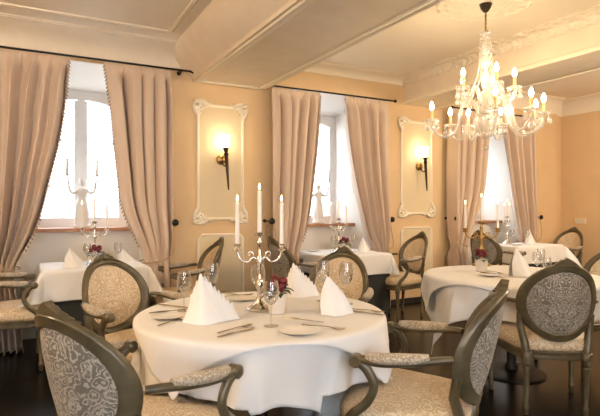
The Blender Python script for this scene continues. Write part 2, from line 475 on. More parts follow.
# window niches: reveals, soffit, apron, sill, window
YW = D+ND
SZ = zk(1.10); WZ = zk(2.31)
for i, c in enumerate(WIN):
    mb = MB(); e = .004
    for s in (-1, 1):
        mb.add([(c+s*(NH-e), D+.002, .0), (c+s*(NB-e), YW, .0), (c+s*(NB-e), YW, zk(2.46)), (c+s*(NH-e), D+.002, TOPN-e)], [(0,1,2,3)])
    mb.add([(c-NH+e, D+.002, TOPN-e), (c+NH-e, D+.002, TOPN-e), (c+NB-e, YW, zk(2.46)), (c-NB+e, YW, zk(2.46))], [(0,1,2,3)])
    root = struct(mb.build('wall_niche' if i == 0 else 'wall_niche.%03d' % i, M['white']))
    solid(root, .006, 0)
    MB().prism([(c-.55, D+.33), (c+.55, D+.33), (c+.49, YW+.05), (c-.49, YW+.05)], 'z', 0, SZ-.038).build('apron_wall', M['apron'], root)
    s_ = MB().prism([(c-.565, D+.26), (c+.565, D+.26), (c+.475, YW), (c-.475, YW)], 'z', SZ-.038, SZ)
    s_.build('window_sill', M['sill'], root)
    # window
    w = MB(); y0, y1 = YW-.02, YW+.05; a, b = c-NB-.02, c+NB+.02
    w.box(a, a+.075, y0, y1, SZ, zk(2.46)); w.box(b-.075, b, y0, y1, SZ, zk(2.46))
    w.box(a+.075, b-.075, y0, y1, SZ, SZ+.07)
    arch = [(a+.075, WZ)] + [(a+.075+(b-a-.15)*k/12, WZ+.075*math.sin(PI*k/12)) for k in range(1, 12)] + [(b-.075, WZ), (b-.075, WZ+.2), (a+.075, WZ+.2)]
    w.prism(arch, 'y', y0, y1)
    wo = struct(w.build('window_%d' % (i+1), M['white']))
    m_ = MB().box(c-.034, c+.034, y0-.012, y1, SZ+.07, WZ+.075); m_.box(c-.014, c+.014, y0-.022, y0-.012, SZ+.09, WZ+.05); m_.build('mullion', M['white'], wo)
    for s in (-1, 1):
        g0, g1 = (a+.075, c-.034) if s < 0 else (c+.034, b-.075)
        g = MB().box(g0, g0+.03, y0+.01, y1-.02, SZ+.07, WZ+.06); g.box(g1-.03, g1, y0+.01, y1-.02, SZ+.07, WZ+.06)
        g.box(g0+.03, g1-.03, y0+.01, y1-.02, SZ+.07, SZ+.10)
        for hz in (zk(1.50), zk(1.96)): g.box(g0+.03, g1-.03, y0+.02, y1-.03, hz-.008, hz+.008)
        so = g.build('casement_sash', M['white'], wo)
        MB().box(g0+.005, g1-.005, y0+.03, y0+.034, SZ+.08, WZ+.07).build('glass_pane', M['pane'], so)

# ------------------------------------------------------------------ curtains, rods, holdbacks
YR = D-.135; ZRS = [zk(2.617), zk(2.58), zk(2.597)]; KX = K*YR/(D-.085)
def rod(x0, x1, ZR, label):
    r = thing('curtain_rod', label, 'curtain rod', ((x0+x1)/2, YR, ZR))
    h = (x1-x0)/2
    MB().tube([(-h,0,0),(h,0,0)], .011, 12).build('pole', M['black'], r, smooth=40)
    for s in (-1, 1):
        b = MB().tube([(s*(h-.10), 0, 0), (s*(h-.10), .135, 0)], .008, 8); b.lathe([(.022, 0), (.022, .008), (0, .008)], 14, Matrix.Translation((s*(h-.10), .134, 0)) @ Matrix.Rotation(PI/2, 4, 'X'))
        b.build('bracket', M['black'], r, smooth=40)
        MB().lathe([(0,-.02),(.014,-.016),(.012,-.006),(.019,0),(.022,.012),(.014,.026),(0,.03)], 14, Matrix.Translation((s*h,0,0)) @ Matrix.Rotation(s*PI/2, 4, 'Y')).build('finial', M['black'], r, smooth=True)
    return r
rod(-.50, 1.40*K, ZRS[0], 'black iron curtain rod over the leftmost window')
rod(2.25*K, 3.90*K, ZRS[1], 'black iron curtain rod between the two ceiling beams')
rod(4.85*K, 6.56*K, ZRS[2], 'black iron curtain rod over the far right window')

def curtain(label, inner, xo, side, nple, seed, ZR):
    # inner: (height, x of the free edge); xo: x of the fixed outer edge; side: +1 = outer edge on the right
    rnd = random.Random(seed)
    ztop = ZR-.02
    inner = sorted((zk(z), x*KX) for z, x in inner); xo *= KX; ztie = zk(.80)
    tab = [(.01, inner[0][1]-side*.10), (.45, inner[0][1]-side*.05), (inner[0][0], inner[0][1])] + inner[1:]
    pv = [(z, Vector((x, z, 0))) for z, x in tab]
    zs = [p[0] for p in tab]
    def xin(z):
        # smoothed lookup
        return (lin(tab, z-.12)+lin(tab, z-.06)+lin(tab, z)+lin(tab, z+.06)+lin(tab, z+.12))/5
    def xout(z):
        pinch = math.exp(-((z-ztie)/.16)**2)
        return xo - side*.015*pinch
    ph = [rnd.uniform(-.5, .5) for _ in range(nple+2)]
    wtop = abs(xo-xin(ztop))
    def pt(u, v):
        z = ztop + (0.012-ztop)*v
        a, b = xin(z), xout(z)
        w = abs(b-a)
        # folds bunch towards the free edge
        uu = u + .03*math.sin(2*PI*u+ph[0]*3)*sstep(0, .2, v)
        x = a + (b-a)*uu
        head = 1-sstep(.0, .07, v)
        comp = min(1.35, (wtop/w)**.6)
        g = nple*u + .22*math.sin(2*PI*u+ph[0]*4) + .10*math.sin(3*v+seed+5*u)
        amp = (.020*head + .085*(1-head))*comp*(.75+.30*math.sin(u*11+seed*2))
        y = amp*(1-2*abs(math.sin(PI*g))**.75)
        y += .012*math.sin(2*PI*g*1.9+seed)*(1-head)
        if head > .01:                       # pinch pleats at the heading
            y -= .030*head*max(0, math.cos(2*PI*g))**4
        x += .016*math.cos(2*PI*g+seed)*(1-head)*sstep(0, .08, u)*sstep(0, .08, 1-u)
        tie = math.exp(-((z-ztie)/.10)**2)
        y = y*(1-.45*tie) - .015*tie
        y = min(y, .115)
        return (x, YR - .012 + y, z)
    root = thing('curtain', label, 'curtain', (0, 0, 0), 0, 'tied back beige curtains')
    nu = nple*18
    o = MB().grid(pt, nu, 90).build('drape', M['curtain'], root, smooth=True); solid(o, .004)
    fr = MB(); k = 0; z = ztop-.04
    while z > .82+.08:
        v = (z-ztop)/(0.012-ztop); p = Vector(pt(0, v))
        fr.ball((p.x+side*.001, p.y-.004, p.z), .009, 6, 4); fr.ball((p.x-side*.007, p.y-.004, p.z-.014), .008, 6, 4)
        z -= .034
    fr.build('bead_fringe', M['fringe'], root, smooth=True)
    # gathered band of the tieback around the drape
    xa, xb = xin(ztie), xout(ztie)
    return (xa, xb)
CUR = [
 ('beige curtain at far left edge of the photo, left side of first window', [(.78,-.13),(.93,-.03),(1.18,.075),(1.9,.235),(2.6,.324)], -.30, -1, 5, 1),
 ('beige curtain on the right of the leftmost window, left of gilded sconce', [(.80,.97),(1.09,.83),(1.3,.73),(1.91,.66),(2.6,.60)], 1.20, 1, 4, 2),
 ('beige curtain on the left of the middle window, just right of left sconce', [(.78,2.56),(1.185,2.70),(1.93,2.81),(2.6,2.88)], 2.27, -1, 5, 3),
 ('beige curtain on the right of the middle window, left of right sconce', [(.80,3.66),(.94,3.53),(1.61,3.335),(2.07,3.25),(2.6,3.19)], 3.82, 1, 5, 4),
 ('beige curtain hanging right of the second sconce, behind the chandelier', [(.80,5.10),(1.02,5.22),(1.53,5.48),(2.2,5.58),(2.6,5.60)], 4.87, -1, 5, 5),
 ('beige curtain furthest right, beside the plain wall corner', [(.80,6.16),(.91,6.12),(1.53,5.98),(2.2,5.85),(2.6,5.80)], 6.52, 1, 5, 6),
]
HB = [(-.30, 'first window, off left'), (1.215, ''), (2.24, ''), (3.80, ''), (4.86, ''), (6.52, '')]
HBL = ['black round holdback knob at far left of the first window',
       'black round holdback knob left of the left sconce panel',
       'black round holdback knob behind the front candelabrum, right of left sconce panel',
       'black round holdback knob left of the right sconce panel',
       'black round holdback knob right of the right sconce panel, seen side on',
       'black round holdback knob at right of the last curtain']
TBL = ['beige tieback cord of the curtain at the left photo edge',
       'beige tieback cord slanting from the knob left of left sconce',
       'beige tieback cord behind the front candelabrum on middle window',
       'beige tieback cord slanting from the knob left of right sconce',
       'beige tieback cord slanting from the knob right of right sconce',
       'beige tieback cord of the last curtain by plain corner']
for i, cdef in enumerate(CUR):
    xa, xb = curtain(*cdef, ZRS[i//2])
    side = cdef[3]; hx = HB[i][0]*K + side*.01
    k = MB().lathe([(.020, 0), (.020, .006), (.007, .010), (.007, .185), (.026, .190), (.036, .200), (.034, .216), (.018, .226), (0, .228)], 18, Matrix.Rotation(PI/2, 4, 'X'))
    o = k.build('curtain_holdback', M['black'], None, smooth=40, loc=(hx, D-.001, zk(1.152))); tag(o, HBL[i], 'holdback', 'curtain holdback knobs')
    xm = (xa+xb)/2; hw = abs(xb-xa)/2+.03
    pts = [(hx, D-.18, zk(1.135)), (hx-side*.03, D-.22, zk(1.05)), (xm+side*hw*.8, YR-.14, zk(.86)), (xm, YR-.14, zk(.80)), (xm-side*hw, YR-.03, zk(.785)), (xm-side*hw*.8, YR+.065, zk(.80)), (xm+side*hw*.7, YR+.07, zk(.85)), (hx-side*.012, D-.025, zk(1.05)), (hx, D-.17, zk(1.135))]
    o = MB().tube(spline(pts, 6), .0065, 8).build('tieback_cord', M['cord'], smooth=True); tag(o, TBL[i], 'cord', 'curtain tieback cords')

# ------------------------------------------------------------------ sconces
def make_sconce(label, x, z, group='torch wall sconces'):
    r = thing('wall_sconce', label, 'wall lamp', (x, D-.004, z), 0, group)
    MB().lathe([(.055, 0), (.055, .008), (.045, .02), (.048, .03), (.03, .045), (0, .05)], 24, Matrix.Rotation(PI/2, 4, 'X')).build('wall_plate', M['brass'], r, smooth=40)
    MB().tube(spline([(0,-.04,-.01),(.0,-.07,-.06),(.01,-.10,-.075),(.022,-.115,-.035)], 6), .007, 8).build('bracket', M['dark'], r, smooth=True)
    lean = Matrix.Translation((.022, -.115, 0)) @ Matrix.Rotation(math.radians(-4), 4, 'Y')
    MB().lathe([(0,-.34),(.007,-.335),(.010,-.30),(.017,-.10),(.019,.03),(.026,.045),(.026,.06),(.018,.066),(.022,.085),(.029,.10),(.029,.125),(0,.125)], 18, lean).build('torch_stem', M['dark'], r, smooth=35)
    MB().lathe([(.028,.122),(.052,.245),(.054,.255),(.049,.255),(.026,.13)], 24, lean).build('glass_shade', M['shade'], r, smooth=True)
    return r
s1 = make_sconce('bronze torch sconce with lit glass shade on the left wall panel', 1.743*K, zk(1.785))
s2 = dup(s1, 'bronze torch sconce with lit glass shade on the right wall panel', (4.385*K, D-.004, zk(1.815)))

# thermostat box on the right wall
o = MB().box(XR-.028, XR, 4.62*K, 4.78*K, zk(1.05), zk(1.125)).build('switch_box', M['plastic']); tag(o, 'small ivory switch box on the plain right wall', 'switch')

# ------------------------------------------------------------------ chairs
def backy(z, x=0): return -.282 - .23*(z-.5) + 2.0*x*x
def seat_outline(k=1.0, n=56):
    pts = []
    for i in range(n):
        a = 2*PI*i/n; c, s = math.cos(a), math.sin(a)
        ex = math.copysign(abs(c)**.42, c); ey = math.copysign(abs(s)**.42, s)
        x = ex*(.268+.055*ey); y = ey*.245 + (.03*(1-ex*ex) if ey > 0 else -.015*(1-ex*ex))
        pts.append((x*k, y*k))
    return pts
def loft(mb, rows):                       # rows of (outline, z)
    n = len(rows[0][0]); vs, fs = [], []
    for pts, z in rows: vs += [(x, y, z) for x, y in pts]
    for k in range(len(rows)-1):
        for i in range(n):
            j = (i+1) % n; fs.append((k*n+i, k*n+j, (k+1)*n+j, (k+1)*n+i))
    fs.append(tuple(range(n-1, -1, -1))); fs.append(tuple((len(rows)-1)*n+i for i in range(n)))
    mb.add(vs, fs)
def make_chair(label, loc, rz):
    ch = thing('armchair', label, 'chair', loc, rz, 'oval back armchairs')
    W = M['wood']
    so = seat_outline
    s = MB(); loft(s, [(so(.985), .408), (so(1.0), .425), (so(1.005), .45), (so(.985), .472), (so(.93), .488), (so(.8), .500), (so(.55), .510), (so(.25), .514), (so(.02), .515)])
    s.build('seat', M['front'], ch, smooth=True)
    r = MB(); loft(r, [(so(.95), .350), (so(.99), .352), (so(1.005), .362), (so(.995), .374), (so(.995), .388), (so(1.012), .394), (so(1.012), .404), (so(.99), .410)])
    r.build('seat_rail', W, ch, smooth=40)
    prof = [(.0,.0),(.012,0),(.017,.012),(.014,.028),(.019,.04),(.019,.052),(.0135,.06),(.021,.29),(.024,.305),(.019,.312),(.027,.322),(.027,.336),(.024,.352),(.030,.353),(.030,.40),(.028,.402)]
    for sx in (-1, 1):
        MB().lathe(prof, 20, Matrix.Translation((sx*.272, .205, 0)), .05, 10).build('leg', W, ch, smooth=50)
    for sx in (-1, 1):
        MB().lathe(prof, 20, Matrix.Translation((sx*.178, -.222, 0)) @ Matrix.Rotation(math.radians(4), 4, 'X'), .05, 10).build('leg', W, ch, smooth=50)
    # oval back frame
    CZ_, A_, B_ = .717, .211, .218
    def ring_pt(a, ro, dy, n=1):
        x = (A_+ro)*math.cos(a); z = CZ_ + (B_+ro)*math.sin(a)
        return (x, backy(z, x)+dy, z)
    sec = [(-.022,.012),(-.018,.020),(-.010,.017),(-.003,.023),(.009,.023),(.017,.017),(.0255,.008),(.0255,-.012),(.020,-.019),(-.016,-.019),(-.022,-.012)]
    f = MB(); n = 64; vs, fs = [], []
    for i in range(n):
        a = 2*PI*i/n
        for ro, dy in sec: vs.append(ring_pt(a, ro, dy))
    k = len(sec)
    for i in range(n):
        j = (i+1) % n
        for q in range(k):
            q2 = (q+1) % k; fs.append((i*k+q, j*k+q, j*k+q2, i*k+q2))
    f.add(vs, fs)
    # stiles rising from the back legs into the oval
    for sx in (-1, 1):
        f.tube([(sx*.178, -.240, .36), (sx*.188, -.238, .45), (sx*.206, backy(.55, .206), .55), (sx*.214, backy(.635, .214), .635)], [.024, .023, .021, .018], 10, flat=1.1)
    bf = f.build('back_frame', W, ch, smooth=35)
    # peaked crest with carved front
    c = MB(); nn = 28; vs, fs = [], []
    for i in range(nn+1):
        t = -1+2*i/nn; x = .10*t
        zl = CZ_ + (B_+.012)*math.sqrt(max(0, 1-(x/(A_+.012))**2))
        hgt = .006 + .046*(1-abs(t))
        zt = zl + hgt
        cf = .004+.008*(1-abs(t)) + .006*math.cos(t*26)
        vs += [(x, backy(zl, x)-.016, zl), (x, backy(zt, x)-.012, zt), (x, backy(zt, x)+.012+cf*.4, zt+.003*math.cos(t*22)), (x, backy(zl, x)+.016+cf, zl+.012)]
    for i in range(nn):
        for q in range(4):
            q2 = (q+1) % 4; fs.append((i*4+q, (i+1)*4+q, (i+1)*4+q2, i*4+q2))
    fs += [(3,2,1,0), tuple(nn*4+q for q in range(4))]
    c.add(vs, fs).build('crest', W, ch, smooth=40)
    # upholstered faces
    def pad(sign, bulge):
        m_ = MB()
        def fn(u, v):
            a = 2*PI*u; rr = 1-v
            x = (A_-.018)*rr*math.cos(a); z = CZ_+(B_-.018)*rr*math.sin(a)
            d = bulge*(1-rr**2.6)**.8
            return (x, backy(z, x)+sign*(.010+d), z)
        m_.grid(fn, 48, 10, closed_u=True); return m_
    pad(1, .030).build('back_pad', M['front'], ch, smooth=True)
    pad(-1, .014).build('rear_panel', M['rear'], ch, smooth=True)
    for sx in (-1, 1):
        path = spline([(sx*.240, backy(.71, .240)+.010, .710), (sx*.262, -.17, .710), (sx*.292, -.07, .697), (sx*.308, .05, .688), (sx*.306, .125, .690), (sx*.304, .160, .684)], 6)
        nn = len(path)
        a = MB().tube(path, [.017+.006*sstep(.1, .6, i/(nn-1)) for i in range(nn)], 12, flat=.8)
        # scrolled end with rosette
        a.lathe([(0,-.026),(.020,-.026),(.026,-.020),(.026,.020),(.020,.026),(.010,.030),(0,.031)], 20, Matrix.Translation((sx*.304, .158, .684)) @ Matrix.Rotation(PI/2, 4, 'Y'))
        ao = a.build('arm', W, ch, smooth=40)
        pp = path[9:24]
        n2 = len(pp)
        MB().tube([p+Vector((0, 0, .014)) for p in pp], [.006+.023*math.sin(PI*(.06+.88*i/(n2-1)))**.45 for i in range(n2)], 14, flat=.85).build('arm_pad', M['pad'], ao, smooth=True)
        sp = spline([(sx*.278, .205, .395), (sx*.290, .185, .45), (sx*.302, .115, .52), (sx*.306, .085, .59), (sx*.306, .11, .65), (sx*.305, .14, .68)], 5)
        MB().tube(sp, [.025-.007*math.sin(PI*i/(len(sp)-1)) for i in range(len(sp))], 12, flat=.9).build('arm_support', W, ch, smooth=True)
    return ch
def face(flat, fz):
    x, y = fw(flat, fz); return math.atan2(y, x) - PI/2
def wface(x, y): return math.atan2(y, x) - PI/2
def at(lat, z): x, y = cw(lat, z); return (x, y, 0)
SEATS = []
CH_LIST = [
 ('A', 'armchair in the left foreground seen from behind, grey damask back filling photo corner', at(-.585, 1.925), face(.555, .83)),
 ('B', 'armchair in the right foreground facing left, its back seen edge on', at(.49, 2.24), face(-.92, .39)),
 ('C', 'armchair right of the foreground seen squarely from behind, at the right round table', at(1.615, 3.36), face(.10, .995)),
 ('D', 'gold lit armchair between the front table and the left window table', at(-1.0, 3.12), face(.80, -.60)),
 ('E', 'armchair behind the two wine glasses and right napkin of the front table', at(.19, 3.54), face(-.39, -.92)),
 ('F', 'armchair cut by the left photo edge, left of the left window table', (-.12, 4.77, 0), wface(1, .02)),
 ('G', 'armchair facing left between the left window table and the left sconce', (1.31, 4.80, 0), wface(-1, .03)),
 ('H', 'armchair facing right behind the front candelabrum, left of the middle window table', (2.62, 4.79, 0), wface(1, .04)),
 ('I', 'armchair facing left under the right sconce panel, by the middle window table', (3.89, 4.75, 0), wface(-1, .02)),
 ('J', 'armchair seen from behind left of the far right window table', (5.62, 4.76, 0), wface(1, .1)),
 ('K', 'armchair facing left at the far right, in front of the wall corner', (6.97, 4.78, 0), wface(-1, .0)),
 ('N', 'armchair cut by the right photo edge, right of the right round table', at(2.30, 4.13), face(-.98, -.2)),
]
proto = None
for key, lab, loc, rz in CH_LIST:
    if proto is None: proto = make_chair(lab, loc, rz)
    else: dup(proto, lab, loc, rz)
    SEATS.append((key, Vector((loc[0], loc[1])), rz))

# ------------------------------------------------------------------ tables and cloths
TT = .765
def over_seat(x, y, z):
    # cloth that would sink into a seat lies on top of it instead
    for key, c, rz in SEATS:
        dx, dy = x-c.x, y-c.y
        lx = dx*math.cos(rz)+dy*math.sin(rz); ly = -dx*math.sin(rz)+dy*math.cos(rz)
        if abs(lx) < .325 and -.24 < ly < .305:
            if z < .524: return .524 + max(0, (.524-z))*.03
    return z
def drape(core, half, rot, ztop, nfold, amp, seed, out=.0, cx=0, cy=0, flare=.10, N=110, corner_flare=0, lim=None):
    """core: ('c', R) or ('r', hx, hy); half: cloth half sizes; returns mesh builder in world XY about (cx,cy)"""
    rnd = random.Random(seed); ph = [rnd.uniform(0, 6.28) for _ in range(6)]
    cr, sr = math.cos(rot), math.sin(rot)
    def fn(u, v):
        a = (2*u-1)*half[0]; b = (2*v-1)*half[1]
        x, y = a*cr-b*sr, a*sr+b*cr
        if core[0] == 'c':
            r = math.hypot(x, y); R = core[1]
            if r <= R: qx, qy, s, nx, ny = x, y, 0, 0, 0
            else: nx, ny = x/r, y/r; qx, qy, s = nx*R, ny*R, r-R
            cornerness = 0
        else:
            # rectangle axes follow the cloth rotation
            qa = max(-core[1], min(core[1], a)); qb = max(-core[2], min(core[2], b))
            da, db = a-qa, b-qb; s = math.hypot(da, db)
            qx, qy = qa*cr-qb*sr, qa*sr+qb*cr
            if s > 0: nx, ny = (da*cr-db*sr)/s, (da*sr+db*cr)/s
            else: nx = ny = 0
            cornerness = (2*abs(da*db)/(s*s)) if s > 0 else 0
        if s == 0: return (cx+x, cy+y, ztop + .0008*math.sin(x*31)*math.sin(y*27))
        th = math.atan2(y, x)
        g = sstep(.0, .24, s)
        cusp = lambda q: 1-2*abs(math.sin(q))**.8
        rip = .8*cusp(nfold*th/2+ph[0]) + .4*cusp(nfold*.8*th+ph[1]+2*s) + .25*math.sin(round(nfold*2.9)*th+ph[2])
        e = .018
        if s < e*1.57:
            o_ = e*math.sin(s/e); dz = e*(1-math.cos(s/e))
        else: o_ = e; dz = e+(s-e*1.57)
        w = o_ + out + flare*s + corner_flare*s*cornerness + amp*g*rip
        z = ztop-dz
        X, Y = cx+qx+nx*w, cy+qy+ny*w
        z = max(z, .02)
        z = over_seat(X, Y, z) if lim else z
        return (X, Y, z)
    return MB().grid(fn, N, N)
def round_table(label, clab, olab, c, R, over_half, under_half, rot_over, rot_under, seed):
    t = thing('round_table', label, 'table', (c[0], c[1], 0))
    MB().lathe([(0, TT-.035), (R-.02, TT-.035), (R-.004, TT-.03), (R-.004, TT-.008), (R-.01, TT-.004), (0, TT-.004)], 64).build('tabletop', M['wood'], t, smooth=40)
    MB().lathe([(.05, .03), (.05, .06), (.035, .08), (.035, .66), (.06, .70), (.12, TT-.035)], 20).build('column', M['black'], t, smooth=40)
    MB().lathe([(0, 0), (.25, 0), (.25, .012), (.06, .03), (0, .03)], 40).build('base_plate', M['black'], t, smooth=40)
    o = drape(('c', R), (under_half, under_half), rot_under, TT, 6, .050, seed, -.006, c[0], c[1], .05, lim=True).build('tablecloth', M['cloth'], smooth=True)
    solid(o, .002); tag(o, clab, 'tablecloth', 'long cloths of the round tables')
    o = drape(('c', R), (over_half, over_half), rot_over, TT+.004, 6, .036, seed, .016, c[0], c[1], .17, lim=True).build('table_overlay', M['cloth'], smooth=True)
    solid(o, .002); tag(o, olab, 'tablecloth', 'short top cloths of the round tables')
TF = cw(-.195, 2.56); T3 = cw(1.66, 3.95)
def angw(flat, fz): x, y = fw(flat, fz); return math.atan2(y, x)
rot1 = angw(-math.sin(math.radians(31)), -math.cos(math.radians(31))) - PI/4
round_table('round dining table in the foreground under white cloths', 'long white undercloth hanging from the round front table', 'white square top cloth spread over the round front table', TF, .587, .604, .85, rot1, rot1-math.radians(5), 11)
rot3 = angw(-1, .05) - PI/4
round_table('round dining table at right under white cloths, below the chandelier', 'long white undercloth hanging from the right round table', 'white square top cloth spread over the right round table', T3, .63, .66, .88, rot3, rot3+math.radians(10), 12)

def rect_table(label, clab, slab, c, hx, hy, hang, seed, rot=0, cfl=.30):
    t = thing('window_table', label, 'table', (c[0], c[1], 0), rot)
    MB().box(-hx+.004, hx-.004, -hy+.004, hy-.004, TT-.035, TT-.004).build('tabletop', M['wood'], t)
    for sx in (-1, 1):
        for sy in (-1, 1):
            MB().tube([(sx*(hx-.06), sy*(hy-.06), 0), (sx*(hx-.06), sy*(hy-.06), TT-.034)], [.017, .028], 12).build('leg', M['wood'], t, smooth=40)
    o = drape(('r', hx, hy), (hx+hang, hy+hang), rot, TT, 7, .010, seed, 0, c[0], c[1], .06, corner_flare=cfl, lim=True, N=90).build('tablecloth', M['cloth'], smooth=True)
    solid(o, .002); tag(o, clab, 'tablecloth', 'cloths of the window tables')
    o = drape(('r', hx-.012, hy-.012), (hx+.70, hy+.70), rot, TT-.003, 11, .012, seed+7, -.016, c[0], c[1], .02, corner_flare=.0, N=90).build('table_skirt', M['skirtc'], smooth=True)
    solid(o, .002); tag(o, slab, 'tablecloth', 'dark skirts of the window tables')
T1 = (.53, 5.03); T2 = (3.28, 5.02); T4 = (6.25, 4.82)
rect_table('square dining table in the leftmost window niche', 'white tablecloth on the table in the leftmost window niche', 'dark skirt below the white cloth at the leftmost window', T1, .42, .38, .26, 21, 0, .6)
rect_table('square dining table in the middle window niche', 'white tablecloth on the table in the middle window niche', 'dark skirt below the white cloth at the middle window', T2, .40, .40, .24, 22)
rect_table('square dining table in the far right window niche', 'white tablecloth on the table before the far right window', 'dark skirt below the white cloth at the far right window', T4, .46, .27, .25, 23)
ZT = TT+.007      # top of the overlay cloth
ZW = TT+.002

# ------------------------------------------------------------------ candelabra and candles
def make_candelabrum(label, loc, rz, mat, arms=2):
    r = thing('candelabrum', label, 'candelabrum', loc, rz, 'three light candelabra on the tables')
    MB().lathe([(0,0),(.062,0),(.064,.008),(.055,.018),(.035,.026),(.018,.045),(.012,.07),(0,.07)], 28, flute=.04, nfl=8).build('foot', mat, r, smooth=40)
    MB().lathe([(.012,.065),(.011,.10),(.020,.115),(.024,.13),(.016,.15),(.010,.165),(.009,.22),(.017,.235),(.021,.25),(.015,.268),(.010,.28),(.010,.33),(.014,.345),(.009,.355),(.010,.372),(.022,.38),(.024,.398),(.018,.40),(0,.40)], 18).build('stem', mat, r, smooth=40)
    for s in (-1, 1):
        a = MB().tube(spline([(s*.008,0,.25),(s*.03,0,.272),(s*.055,0,.250),(s*.08,0,.252),(s*.104,0,.272),(s*.113,0,.305)], 6), .0055, 8)
        a.tube(spline([(s*.03,0,.272),(s*.035,0,.295),(s*.05,0,.30),(s*.055,0,.285),(s*.045,0,.28)], 4), .004, 6)
        ao = a.build('arm', mat, r, smooth=True)
        MB().lathe([(0,.298),(.008,.300),(.022,.308),(.024,.312),(.010,.314),(.012,.322),(.017,.328),(.018,.336),(.014,.34),(0,.34)], 18, Matrix.Translation((s*.113, 0, 0))).build('candle_cup', mat, ao, smooth=40)
    return r
CPROTO = None
def candles(loc, rz, desc, k=1.0, hgt=.215):
    global CPROTO
    x, y, z = loc
    for name, off, dz in (('left', -.113, .337), ('middle', 0, .397), ('right', .113, .337)):
        p = (x+k*off*math.cos(rz), y+k*off*math.sin(rz), z+dz)
        lab = 'lit ivory taper candle in the %s cup of %s' % (name, desc)
        if CPROTO is None:
            r = thing('candle', lab, 'candle', p, 0, 'taper candles')
            MB().lathe([(0,0),(.0112,0),(.0098,hgt-.004),(.006,hgt),(0,hgt)], 14).build('taper', M['wax'], r, smooth=40)
            MB().tube([(0,0,hgt-.001),(0.0008,0,hgt+.009)], .0009, 6).build('wick', M['black'], r)
            MB().lathe([(0,hgt+.004),(.0040,hgt+.010),(.0052,hgt+.016),(.0036,hgt+.027),(.0012,hgt+.036),(0,hgt+.039)], 10).build('flame', M['flame'], r, smooth=True)
            CPROTO = r
        else: dup(CPROTO, lab, p)
CAM_R = -YAW                               # local x along the picture's horizontal
p = P(259.5, 310, ZT); cf_ = make_candelabrum('silver three arm candelabrum in the middle of the front table', p, CAM_R+.1, M['silver'])
candles(p, CAM_R+.1, 'the front table candelabrum')
p = P(481.5, 265.5, ZT); cb_ = make_candelabrum('warm-lit three arm candelabrum behind the rose pot on right round table', p, CAM_R+.05, M['brass']); cb_.scale = (1.32, 1.1, 1); candles(p, CAM_R+.05, 'the right round table candelabrum', 1.32)  # brass colour stands in for warm light on this candelabrum's metal
p = Vector((.56, 5.16, ZW)); dup(cf_, 'silver candelabrum on the leftmost window table before the figurine', p, .12); candles(p, .12, 'the leftmost window table')
p = Vector((3.26, 5.06, ZW)); dup(cf_, 'silver candelabrum on the middle window table', p, .10); candles(p, .10, 'the middle window table')
p = Vector((6.10, 4.98, ZW)); dup(cf_, 'silver candelabrum on the far right window table', p, .4); candles(p, .4, 'the far right window table')

# ------------------------------------------------------------------ wine glasses
def make_glass(label, loc, k=1.0):
    r = thing('wine_glass', label, 'glass', loc, 0, 'wine glasses'); r.scale = (k, k, k)
    MB().lathe([(0,0),(.033,.0),(.034,.002),(.020,.005),(.005,.010),(0,.010)], 28).build('foot', M['glass'], r, smooth=40)
    MB().lathe([(.0042,.008),(.0034,.03),(.0034,.08),(.006,.096)], 12).build('stem', M['glass'], r, smooth=40)
    MB().lathe([(.005,.094),(.018,.101),(.030,.118),(.036,.142),(.035,.168),(.029,.200),(.0278,.200),(.034,.166),(.035,.142),(.029,.120),(.017,.103),(0,.099)], 28).build('bowl', M['glass'], r, smooth=60)
    return r
GP = make_glass('wine glass standing left of the front left napkin', P(184, 311, ZT))
for u, v, lab, k in ((212, 302, 'larger wine glass behind the front left napkin', 1.08),
                  (258, 306, 'wine glass just left of the front rose pot', 1.1),
                  (271, 326, 'wine glass in front of the front rose pot', 1.0),
                  (323, 301, 'left of two wine glasses behind the front right napkin', 1.12),
                  (346, 304, 'right of two wine glasses behind the front right napkin', 1.12),
                  (537, 277, 'left wine glass on the right round table beside its napkin', .95),
                  (547, 281, 'right wine glass on the right round table, behind nearest chair', .85),
                  (541, 272, 'rear wine glass on the right round table', .95)):
    o = dup(GP, lab, P(u, v, ZT)); o.scale = (k, k, k)
for x, y, lab in ((.48, 5.00, 'wine glass left of candelabrum on the leftmost window table'), (.74, 4.95, 'wine glass right of candelabrum on the leftmost window table'),
                  (3.10, 4.92, 'wine glass left of the roses on the middle window table'), (3.42, 4.95, 'wine glass right of the roses on the middle window table'),
                  (6.30, 4.80, 'wine glass by the napkin on the far right window table'), (6.26, 5.02, 'wine glass near the candelabrum on the far right window table')):
    o = dup(GP, lab, (x, y, ZW)); o.scale = (1,)*3

